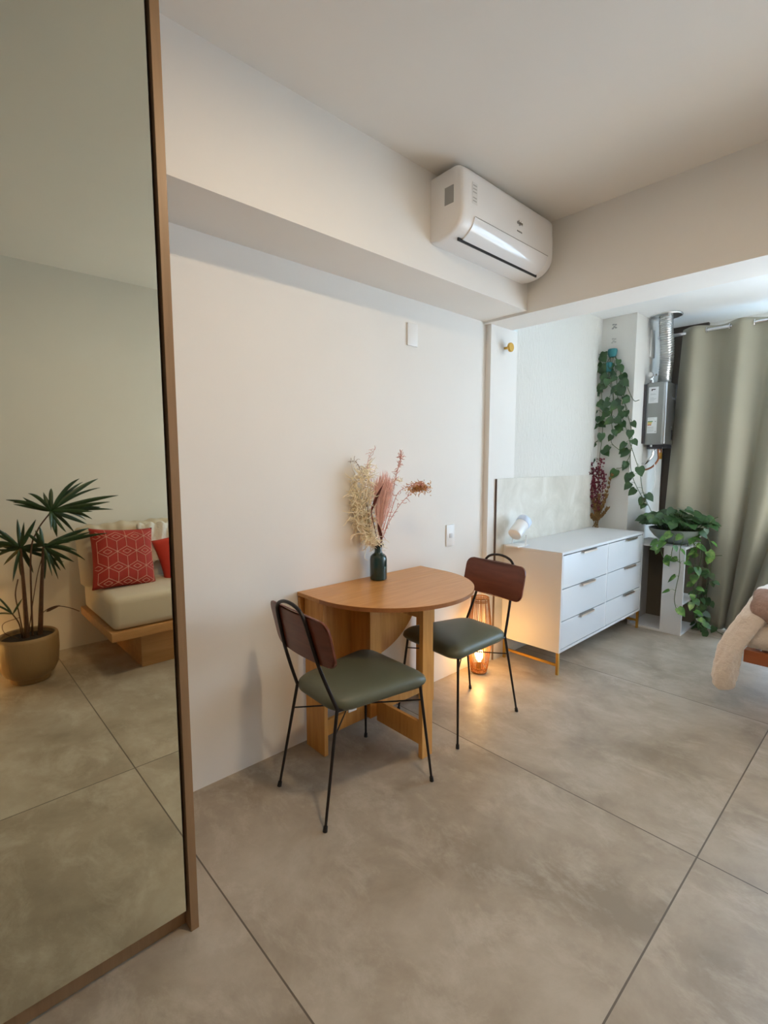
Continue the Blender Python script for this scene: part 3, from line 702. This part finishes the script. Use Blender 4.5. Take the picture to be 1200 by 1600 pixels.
for k in range(135):
    a = R2.uniform(0, 2*PI); r = .20*math.sqrt(R2.random()); h = .08+.13*(1-(r/.2)**2)*R2.random()+.03*R2.random()
    p0 = BC+Vector((r*math.cos(a)*.7, r*math.sin(a)*.7, .11)); p1 = BC+Vector((r*math.cos(a)*1.25, r*math.sin(a)*1.1, .10+h))
    b.tube([p0, (p0+p1)/2+Vector((0, 0, .02)), p1], .0017, 4, cap=False)
    leaf(b, p1, Vector((math.cos(a)+R2.uniform(-.4, .4), math.sin(a)*.8-.3, R2.uniform(-.8, .2))), Vector((.5+R2.uniform(-.4, .4), -.5+R2.uniform(-.3, .3), .9)), R2.uniform(.06, .10))
b.build('leaves', m_leafd, t)
VB = [[(1045, 835), (1035, 850), (1033, 862), (1038, 875)], [(1055, 838), (1052, 852), (1050, 870), (1064, 880)],
      [(1068, 838), (1062, 860), (1062, 890), (1056, 920), (1054, 940), (1060, 960)], [(1080, 836), (1085, 860), (1083, 885), (1080, 910), (1082, 940), (1086, 965), (1090, 975)],
      [(1085, 836), (1096, 850), (1094, 880), (1085, 905), (1078, 930), (1080, 955)], [(1095, 830), (1108, 845), (1112, 870), (1110, 900)],
      [(1090, 828), (1104, 822), (1114, 812), (1122, 808)], [(1102, 865), (1115, 868), (1128, 868)], [(1045, 838), (1042, 848), (1030, 858)], [(1075, 838), (1074, 865), (1080, 888), (1096, 900)]]
for i, v_ in enumerate(VB):
    yy = 4.46 if i in (0, 1, 2, 8) else 4.62
    pts = [bp2(x, y, yy) for x, y in v_]
    if yy > 4.5: pts = [p if p.x > .86 else Vector((.87, p.y, p.z)) if k > 1 else p for k, p in enumerate(pts)]
    vine(t, [BC+Vector((R2.uniform(-.1, .1), -.05, .13))]+pts, [.07, .08, .11, .075, .085, .10, .06, .07, .07, .09][i], .05, .085, m_leafl if i not in (6,) else m_leafd, 'b', 71+i, .05, .8, k0=8)
# trailing dark tangle on the floor
pts = [Vector((.93, 4.72, .60)), Vector((.92, 4.80, .30)), Vector((.90, 4.83, .10)), Vector((.93, 4.80, .04)), Vector((1.0, 4.78, .03)), Vector((1.08, 4.74, .012))]
vine(t, pts, .028, .05, .08, m_leafd, 'b', 99, .05)
vine(t, [Vector((.88, 4.66, .4)), Vector((.88, 4.80, .12)), Vector((.90, 4.76, .05)), Vector((.97, 4.70, .03))], .03, .05, .07, m_leafd, 'b', 98, .05)

# ------------------------------------------------------------------ gas water heater
HX0, HX1, HY0, HY1, HZ0, HZ1 = .345, .525, 4.80, 5.15, 1.59, 2.135
t = thing('water_heater', 'grey steel gas water heater mounted on the pillar', 'water heater', (.335, 4.95, HZ0))
MB().box(.3355, HX0+.012, HY0-.012, HY1+.012, HZ0+.01, HZ1-.01, .002).build('back_plate', Mat('dark_back_plate', (.05, .045, .05, 1), .5), t)
MB().box(HX0+.012, HX1-.012, HY0, HY1, HZ0, HZ1, .003).build('casing', m_steel, t)
MB().box(HX1-.035, HX1, HY0-.002, HY1+.002, HZ0, HZ1, .012, 4).build('front_cover', m_steelf, t)
l = MB().box(.375, .455, HY0-.0012, HY0, 1.955, 2.095).build('paper_label', m_label, t, smooth=False)
b = MB(); b.box(.397, .43, HY0-.0018, HY0-.001, 2.070, 2.078); b.box(.397, .406, HY0-.0018, HY0-.001, 2.062, 2.078); b.build('label_print', m_dark, l)
b = MB()
for z in (2.035, 2.028, 2.0, 1.992, 1.984, 1.973): b.box(.39, .44-.01*((z*1000) % 3), HY0-.0018, HY0-.001, z, z+.0025)
b.build('label_lines', Mat('faint_print', (.4, .43, .45, 1), .6), l)
l = MB().box(.375, .455, HY0-.0012, HY0, 1.69, 1.83).build('energy_label', m_label, t, smooth=False)
for z, w_, m_ in ((1.790, .042, m_green), (1.780, .036, m_yellow), (1.770, .032, m_yellow), (1.760, .030, m_red)): MB().box(.379, .379+w_, HY0-.0018, HY0-.001, z, z+.008).build('rating_bar', m_, l, smooth=False)
b = MB(); b.box(.437, .448, HY0-.0018, HY0-.001, 1.79, 1.797); b.box(.440, .449, HY0-.0018, HY0-.001, 1.70, 1.708)
for z in (1.818, 1.745, 1.738, 1.728, 1.715, 1.705): b.box(.381, .43, HY0-.0018, HY0-.001, z, z+.002)
b.build('label_print', m_grey, l)
text('brand_mark', 'Rinnai', .035, (HX1+.0006, 4.97, 2.0), (PI/2, 0, PI/2), m_grey, t)
MB().box(HX1, HX1+.002, 4.955, 4.985, 1.63, 1.72, .0008).build('display', m_dark, t)
MB().lathe([(0, 0), (.007, 0), (.007, .004), (0, .005)], (0, 0, 0), 16, Matrix.Translation((HX1, 4.965, 1.745)) @ Matrix.Rotation(PI/2, 4, 'Y')).build('knob', m_chrome, t)
# pipes below
b = MB()
for y, x in ((4.85, .40), (4.89, .42), (4.94, .44)):
    b.tube([(x, y, HZ0), (x, y, HZ0-.05)], .011, 12)
b.tube(spline([(.42, 4.85, HZ0-.04), (.42, 4.84, 1.50), (.39, 4.83, 1.45), (.36, 4.83, 1.42), (.337, 4.83, 1.42)], 4), .011, 10)
b.build('steel_pipe', m_chrome, t)
b = MB(); b.tube(spline([(.44, 4.90, HZ0), (.45, 4.89, 1.52), (.45, 4.90, 1.46), (.42, 4.88, 1.40), (.38, 4.86, 1.37), (.337, 4.86, 1.36)], 5), .008, 10); b.tube([(.46, 4.93, HZ0), (.46, 4.93, 1.47)], .006, 8)
b.build('copper_pipe', m_copper, t)
b = MB(); b.box(.445, .475, 4.90, 4.93, 1.46, 1.52, .006); b.tube([(.46, 4.89, 1.50), (.46, 4.93, 1.50)], .012, 12); b.build('brass_valve', m_brass, t)
b = MB(); b.tube([(.37, 4.84, HZ0-.03), (.50, 4.84, HZ0-.03)], .01, 8); b.box(.36, .50, 4.86, 5.05, HZ0-.03, HZ0); b.build('pipe_manifold', Mat('dark_metal', (.08, .08, .09, 1), .4, .6), t)
b = MB(); b.tube(spline([(.43, 4.87, 1.42), (.45, 4.84, 1.33), (.46, 4.82, 1.25), (.44, 4.82, 1.16), (.40, 4.82, 1.10)], 6), .0045, 8); b.build('white_hose', m_plastic, t)
# valve above heater
b = MB(); b.tube([(.36, 4.84, 2.20), (.43, 4.80, 2.20)], .010, 12); b.tube([(.395, 4.82, 2.20), (.395, 4.82, HZ1)], .010, 12)
b.tube([(.395, 4.80, 2.20), (.395, 4.775, 2.20)], [.008, .008], 12); b.tube([(.395, 4.776, 2.20), (.395, 4.762, 2.20)], [.022, .020], 18)
b.tube([(.385, 4.815, 2.175), (.385, 4.815, 2.160)], .02, 12); b.build('shutoff_valve', m_chrome, t)
# flexible duct
t2 = thing('exhaust_duct', 'shiny flexible metal duct from the heater to the ceiling', 'duct', (.46, 4.93, HZ1))
p = spline([(.455, 4.93, HZ1+.001), (.458, 4.93, 2.22), (.468, 4.92, 2.33), (.478, 4.88, 2.44), (.478, 4.85, 2.54), (.472, 4.845, 2.62), (.470, 4.845, 2.70)], 16)
b = MB(); b.tube(p, [.054+.0035*math.sin(i*2.1) for i in range(len(p))], 22); b.build('corrugated_tube', m_foil, t2)
b = MB(); b.lathe([(.054, -.004), (.06, -.012), (.122, -.010), (.126, -.004), (.126, 0)], (.470, 4.845, ZBC), 36); b.build('ceiling_collar', m_foil, t2)
tag(MB().box(.3352, .352, 4.87, 4.965, 2.375, 2.615, .004).build('junction_cover', m_plastic, loc=(.34, 4.92, 2.37)), 'white rectangular cover plate on the pillar beside the duct', 'cover plate')
t2 = None

# ------------------------------------------------------------------ curtain
t = thing('curtain_rod', 'chrome curtain rod under the balcony ceiling', 'curtain rod', (1.0, 5.0, 2.555))
b = MB(); b.tube([(.36, 5.0, 2.555), (2.5, 5.0, 2.555)], .0145, 16); b.build('rod', m_chrome, t)
b = MB(); b.tube([(.37, 5.0, 2.555), (.37, 5.0, 2.70)], .007, 8); b.tube([(2.2, 5.0, 2.555), (2.2, 5.0, 2.70)], .007, 8); b.build('bracket', m_chrome, t)
def cur(u, v):      # u across, v downwards
    x0 = .555+u*1.15
    ph = 2*PI*(x0-.665)/.335
    amp = .060+.012*v
    wob = .25*math.sin(x0*9+1)*v
    y = 5.0-amp*math.cos(ph+wob)-.012*math.sin(2.3*ph+v*3)*v
    pull = max(0, (x0-1.0))/.7
    x = x0-.10*v*(.3)-.62*pull*v**1.6*.75+.02*math.sin(ph)*v-(.06*v if u < .15 else 0)*(.15-u)/.15
    y -= .16*pull*v**2
    z = 2.595-v*2.583
    if v > .93: y -= .04*(v-.93)/.07*math.sin(ph*.7+2)
    return Vector((x, y, z))
b = MB(); b.grid(cur, 220, 60)
t = thing('curtain', 'sage beige floor-length curtain hanging from the chrome rod', 'curtain', (1.0, 5.0, 2.59))
b.build('cloth', m_curt, t, solid=.003, angle=80)
for k in range(7):
    x = .665+.335/4+k*.335/2
    MB().tube([(x+.002*math.cos(a)-.004, 5.0+.024*math.cos(a), 2.555+.024*math.sin(a)) for a in [2*PI*j/20 for j in range(21)]], .004, 6, cap=False).build('grommet', m_chrome, t)

# ------------------------------------------------------------------ bed and throws
t = thing('bed', 'bed with reddish wooden frame under a cream plush bedspread', 'bed', (2.4, 4.1, 0))
MB().box(1.475, 3.3, 3.30, 3.345, .325, .395, .004).build('frame_rail', m_bedwood, t)
MB().box(1.475, 1.52, 3.345, 4.85, .325, .395, .004).build('frame_rail', m_bedwood, t)
MB().box(1.53, 3.3, 3.35, 4.85, .34, .36).build('slat_base', m_bedwood, t)
for x, y in ((1.62, 3.5), (3.2, 3.5), (1.62, 4.7), (3.2, 4.7)): MB().box(x, x+.06, y, y+.06, 0, .34, .003).build('leg', m_bedwood, t)
MB().box(1.50, 3.28, 3.33, 4.84, .397, .60, .05, 4).build('mattress', m_sheet, t)
def drape(name, mat, label, f, nu=60, nv=40, solid=.02, loc=(1.6, 3.4, .6)):
    b = MB(); b.grid(f, nu, nv); return tag(b.build(name, mat, loc=loc, solid=solid, angle=80), label, 'blanket')
# bed blanket hanging a little on the near side
def fb(u, v):
    x = 1.49+u*1.75; s = v*1.9
    wr = .012*math.sin(u*31)+.008*math.sin(u*13+v*9)
    if s < .16: return Vector((x, 3.300+wr*.6-.012*math.sin(s/.16*PI), .418+s*1.1))
    k = min(1, (s-.16)/.10)
    return Vector((x, 3.30+.07*k+(s-.16)*.85, .594+.045*math.sin(k*PI/2)+wr+.01*math.sin(u*17)*math.sin(v*14)))
drape('cream_bedspread', m_plush, 'cream plush bedspread covering the mattress above the wooden rail', fb)
# throw over the corner
prof_ = [(.765, 1.66, .10, 3.50), (.745, 1.60, .10, 3.42), (.69, 1.565, .085, 3.34), (.60, 1.515, .075, 3.28), (.50, 1.465, .066, 3.262), (.40, 1.425, .062, 3.258), (.30, 1.405, .062, 3.258), (.225, 1.398, .060, 3.260), (.175, 1.402, .052, 3.262), (.155, 1.41, .03, 3.264)]
b = MB()
def thr(u, v):
    k = v*(len(prof_)-1); i = min(int(k), len(prof_)-2); f = k-i; a, c = prof_[i], prof_[i+1]
    z, x, w_, y = [a[j]*(1-f)+c[j]*f for j in range(4)]; an = 2*PI*u
    th = .034+.008*math.sin(v*11)
    rr = 1+.07*math.sin(an*3+v*9)+.05*math.sin(an*5-v*17)+.035*math.sin(an*9+v*40)+.03*math.sin(an*13-v*55)
    return Vector((x+w_*math.cos(an)*rr, y+th*math.sin(an)*rr, z+.010*math.cos(an)))
b.grid(thr, 36, 54, True)
bmesh.ops.holes_fill(b.bm, edges=b.bm.edges[:], sides=0)
tag(b.build('plush_throw', m_plush, loc=(1.45, 3.28, .4), angle=80), 'cream plush throw hanging over the bed corner towards the floor', 'blanket')
MC = at(1212, 952, 'y', 3.29)
def fm(u, v):
    an = 2*PI*u; r = math.sin(PI*min(.999, max(.001, v)))**.6
    return Vector((MC.x+.115*math.cos(an)*r*(1+.12*math.sin(3*an+v*4)+.05*math.sin(7*an)), MC.y+.065*math.sin(an)*r*(1+.12*math.sin(5*an+v*8)), MC.z-.25*(math.cos(an)*r*.1)+.085*math.cos(PI*v)+.012*math.sin(an*4+v*6)))
b = MB(); b.grid(fm, 36, 18, True); tag(b.build('mauve_blanket', m_mauve, loc=MC, angle=80), 'mauve plush blanket bunched on the bed corner', 'blanket')
def fw_(u, v):
    an = 2*PI*u; r = math.sin(PI*min(.999, max(.001, v)))**.6
    return Vector((1.86+.22*math.cos(an)*r, 3.60+.16*math.sin(an)*r, .76+.09*math.cos(PI*v)))
b = MB(); b.grid(fw_, 32, 16, True); tag(b.build('white_pillow', m_sheet, loc=(1.86, 3.6, .68), angle=80), 'white pillow behind the mauve blanket on the bed', 'pillow')

# ------------------------------------------------------------------ sofa (seen in the mirror)
t = thing('sofa', 'low wooden sofa with beige cushions seen in the mirror', 'sofa', (3.15, 1.7, 0))
MB().box(2.70, 3.56, .83, 2.75, .262, .322, .003).build('platform', m_sofawood, t)
MB().box(2.82, 3.45, 1.04, 2.55, 0, .262, .003).build('base_block', m_sofawood, t)
b = MB(); b.box(2.715, 3.50, .845, 1.84, .323, .545, .045, 4); b.build('seat_cushion', m_sofa, t)
b = MB(); b.box(2.715, 3.50, 1.845, 2.74, .323, .545, .045, 4); b.build('seat_cushion', m_sofa, t)
def bc(y0, y1, M_=None):
    b = MB()
    def f(u, v):
        an = 2*PI*u; ca, sa = math.cos(an), math.sin(an); q = .62
        px_ = abs(ca)**q*(1 if ca > 0 else -1); pz = abs(sa)**q*(1 if sa > 0 else -1)
        e = (1-abs(2*v-1)**6)**.5 if 0 < v < 1 else .0
        y = y0+(y1-y0)*v
        th = .125*e*(1+.06*math.sin(y*17)); hh = .235*(.80+.20*e)
        wr = (.008*math.sin(y*29+5*pz)+.006*math.sin(y*71+2))*max(0, pz)
        return Vector((3.40+px_*th+.05*pz+wr, y, .735+pz*hh+(.006*math.sin(y*23+1)+.005*math.sin(y*57))*max(0, pz)))
    b.grid(f, 44, 70, True); return b
for y0, y1 in ((.80, 1.86), (1.87, 2.75)): 
    b = bc(y0, y1); bmesh.ops.holes_fill(b.bm, edges=b.bm.edges[:], sides=0); b.build('back_cushion', m_sofa, t, angle=80)
def pillow(name, W, T, Mx, mat, label, pattern=False, group=None):
    root = thing(name, label, 'cushion', Mx.translation, group)
    def sf(u, v, sg):
        a, c = 2*u-1, 2*v-1
        pin = 1-.07*(1-a*a)*abs(c)**3; pin2 = 1-.07*(1-c*c)*abs(a)**3
        h = T*((1-a**4)*(1-c**4))**.55 if abs(a) < 1 and abs(c) < 1 else 0
        return Vector((a*W/2*pin2, sg*h/2, c*W/2*pin))
    b = MB()
    for sg in (-1, 1): b.grid(lambda u, v: Mx @ sf(u, v, sg), 26, 26)
    bmesh.ops.remove_doubles(b.bm, verts=b.bm.verts[:], dist=.0005)
    cv = b.build('cover', mat, root, angle=100)
    if pattern:
        b = MB(); s = .075; segs = []
        h = s*math.sqrt(3)/2
        def seg(p, q): segs.append((p, q))
        for i in range(-6, 7):
            for j in range(-6, 7):
                cx = i*2*h+(h if j % 2 else 0); cz = j*1.5*s
                P6 = [(cx+s*math.cos(math.radians(90+60*k)), cz+s*math.sin(math.radians(90+60*k))) for k in range(6)]
                for k in range(3): seg(P6[k], P6[k+1])
                for k in (1, 3, 5): seg((cx, cz), P6[k])
                # small nested diamond on the upper rhomb
                top, le, ri = P6[0], P6[1], P6[5]; m_ = ((cx+top[0])/2, (cz+top[1])/2)
                D = [((m_[0]+(v_[0]-m_[0])*.45), (m_[1]+(v_[1]-m_[1])*.45)) for v_ in (top, le, (cx, cz), ri)]
                for k in range(4): seg(D[k], D[(k+1) % 4])
        for p, q in segs:
            mid = ((p[0]+q[0])/2, (p[1]+q[1])/2)
            if max(abs(mid[0]), abs(mid[1])) > W/2*.955: continue
            pts = []
            for k in range(6):
                x = p[0]+(q[0]-p[0])*k/5; z = p[1]+(q[1]-p[1])*k/5
                if max(abs(x), abs(z)) > W/2*.97: continue
                v_ = sf(x/W+.5, z/W+.5, -1); v_.y -= .001; pts.append(Mx @ v_)
            if len(pts) > 1: b.tube(pts, .0016, 4, cap=False)
        b.build('embroidered_lines', m_embro, cv)
    return root
RX = lambda a: Matrix.Rotation(math.radians(a), 4, 'X'); RY = lambda a: Matrix.Rotation(math.radians(a), 4, 'Y'); RZ = lambda a: Matrix.Rotation(math.radians(a), 4, 'Z')
pillow('red_cushion', .44, .15, Matrix.Translation((3.11, 1.035, .745)) @ RZ(-90-6) @ RX(-16) @ RY(-5), m_red1, 'dark red cushion with pale geometric lines on the sofa in the mirror', True, 'sofa cushions')
pillow('coral_cushion', .36, .13, Matrix.Translation((3.14, 1.47, .70)) @ RZ(-90+18) @ RX(-18) @ RY(14), m_red2, 'plain coral red cushion at the mirror frame edge', False, 'sofa cushions')
def kn(u, v):
    y = 1.20+u*.5; s = v*.42
    zz = .985-abs(s-.10)*.9 if s > .10 else .985-(.10-s)*.4
    return Vector((3.33-s*.35+.03+.012*math.sin(y*60+v*9), y, .89-max(0, s-.12)*.95+.06*math.sin(min(1, s/.12)*PI/2)*1+.010*math.sin(u*40)))
b = MB(); b.grid(kn, 40, 24); tag(b.build('white_knit_throw', m_throw, loc=(3.3, 1.4, .8), solid=.02, angle=80), 'white fluffy throw on the sofa back behind the red cushions', 'blanket')

# ------------------------------------------------------------------ potted palm (seen in the mirror)
PX, PY = 3.13, .435
t = thing('potted_palm', 'lady palm in a brown ceramic pot seen in the mirror', 'plant', (PX, PY, 0))
b = MB(); b.lathe([(0, 0), (.105, 0), (.112, .01), (.115, .035), (.140, .055), (.162, .10), (.172, .20), (.172, .29), (.168, .305), (.160, .312), (.150, .305), (.148, .28)], (PX, PY, 0), 48)
b.build('pot', m_pot, t)
m_pot.bump(m_pot.noise(9, 2, .5, (6, 6, .3)), .5, .006)
MB().lathe([(0, .285), (.15, .28)], (PX, PY, 0), 28).build('soil', m_soil, t)
def mp(px, py, dx=0): return at(px, py, 'x', PX-dx, MX)
def blade(b, p0, p1, w_, droop=.02, R=rnd):
    d = p1-p0; L = d.length; side = d.cross(Vector((1, 0, 0))).normalized(); side = (side+Vector((R.uniform(-.5, .5), 0, 0))).normalized()
    n = 9; prev = None
    for k in range(n+1):
        t_ = k/n; c = p0+d*t_+Vector((0, 0, droop*(4*t_*(1-t_))))
        ww = w_*min(1, t_*5+.15)*(1-max(0, (t_-.55)/.45)**1.6*.93)
        row = [b.bm.verts.new(c-side*ww), b.bm.verts.new(c+Vector((.25*ww, 0, .2*ww))), b.bm.verts.new(c+side*ww)]
        if prev:
            for j in range(2): b.bm.faces.new((prev[j], prev[j+1], row[j+1], row[j]))
        prev = row
fans = [((80, 799), [(124, 748), (153, 748), (185, 774), (177, 796), (157, 792), (144, 811), (136, 819), (80, 763), (44, 771), (9, 781), (21, 788), (117, 833), (89, 839), (80, 828)], [(45, 905), (48, 870), (58, 830), (80, 799)]),
        ((32, 857), [(27, 811), (56, 812), (-12, 822), (-20, 850), (-8, 872), (20, 909), (52, 895), (-15, 862), (8, 832), (78, 850), (100, 878)], [(42, 985), (38, 930), (32, 857)]),
        ((68, 855), [(139, 825), (168, 833), (133, 875), (102, 890), (91, 905), (70, 905), (62, 822), (40, 832), (112, 838), (120, 860)], [(63, 985), (65, 920), (68, 855)]),
        ((20, 960), [(-20, 945), (-16, 962), (-8, 930), (35, 935)], [(35, 988), (30, 975), (20, 960)])]
for i, (hub, tips, st_) in enumerate(fans):
    off = [.06, -.03, .03, .02][i]
    H = mp(*hub, off); b = MB()
    base = Vector((PX+rnd.uniform(-.03, .03), mp(*st_[0]).y, .27))
    pts = spline([base]+[mp(x, y, off*.5) for x, y in st_[1:-1]]+[H], 6)
    b.tube(pts, [.016-.009*k/len(pts) if i < 3 else .004 for k in range(len(pts))] if i != 0 else [.006-.002*k/len(pts) for k in range(len(pts))], 8); b.build('cane', m_cane, t)
    b = MB()
    for k, tp in enumerate(tips):
        blade(b, H, mp(*tp, off+rnd.uniform(-.10, .10)), rnd.uniform(.010, .016) if i < 3 else .006, rnd.uniform(-.01, .035))
        if i < 3 and k < len(tips)-1:
            q_ = tips[k+1]; blade(b, H, mp((tp[0]*.62+q_[0]*.38-hub[0])*.9+hub[0], (tp[1]*.62+q_[1]*.38-hub[1])*.9+hub[1], off+rnd.uniform(-.12, .12)), rnd.uniform(.008, .014), rnd.uniform(-.01, .03)) if (tp[0]-q_[0])**2+(tp[1]-q_[1])**2 < 2600 else None
    b.build('fan_leaf', m_palm, t, solid=.0012)
b = MB(); p = spline([(PX, mp(63, 960).y, mp(63, 960).z), mp(78, 950), mp(92, 947), mp(110, 950), mp(124, 955)], 6); b.tube(p, .003, 5)
blade(b, mp(72, 956), mp(94, 946), .010, .005); b.tube(spline([(PX, PY-.02, .28), mp(30, 960), mp(24, 930), mp(28, 905)], 5), .004, 5); b.tube(spline([(PX, PY, .28), mp(50, 950), mp(58, 900), mp(66, 870)], 5), .003, 5)
b.tube(spline([(PX, PY-.05, .29), mp(8, 990), mp(5, 975), mp(30, 965)], 5), .002, 5)
b.build('young_shoot', m_cane, t)

# ------------------------------------------------------------------ ceiling light (out of view above the camera)
t = thing('ceiling_light', 'round flush ceiling light above the room', 'ceiling light', (1.57, 1.08, ZC))
MB().lathe([(.13, 0), (.13, -.02), (.12, -.028), (.0, -.028)], (1.57, 1.08, ZC), 32).build('housing', m_white, t)
MB().lathe([(0, -.029), (.10, -.029), (.10, -.036), (0, -.038)], (1.57, 1.08, ZC), 32).build('diffuser', m_diff, t)
l = area('ceiling_lamp_light', (0, 0, -.042), (0, 0, 0), .16, .16, P_CEIL, (1, .75, .47)); l.data.shape = 'DISK'; l.parent = t
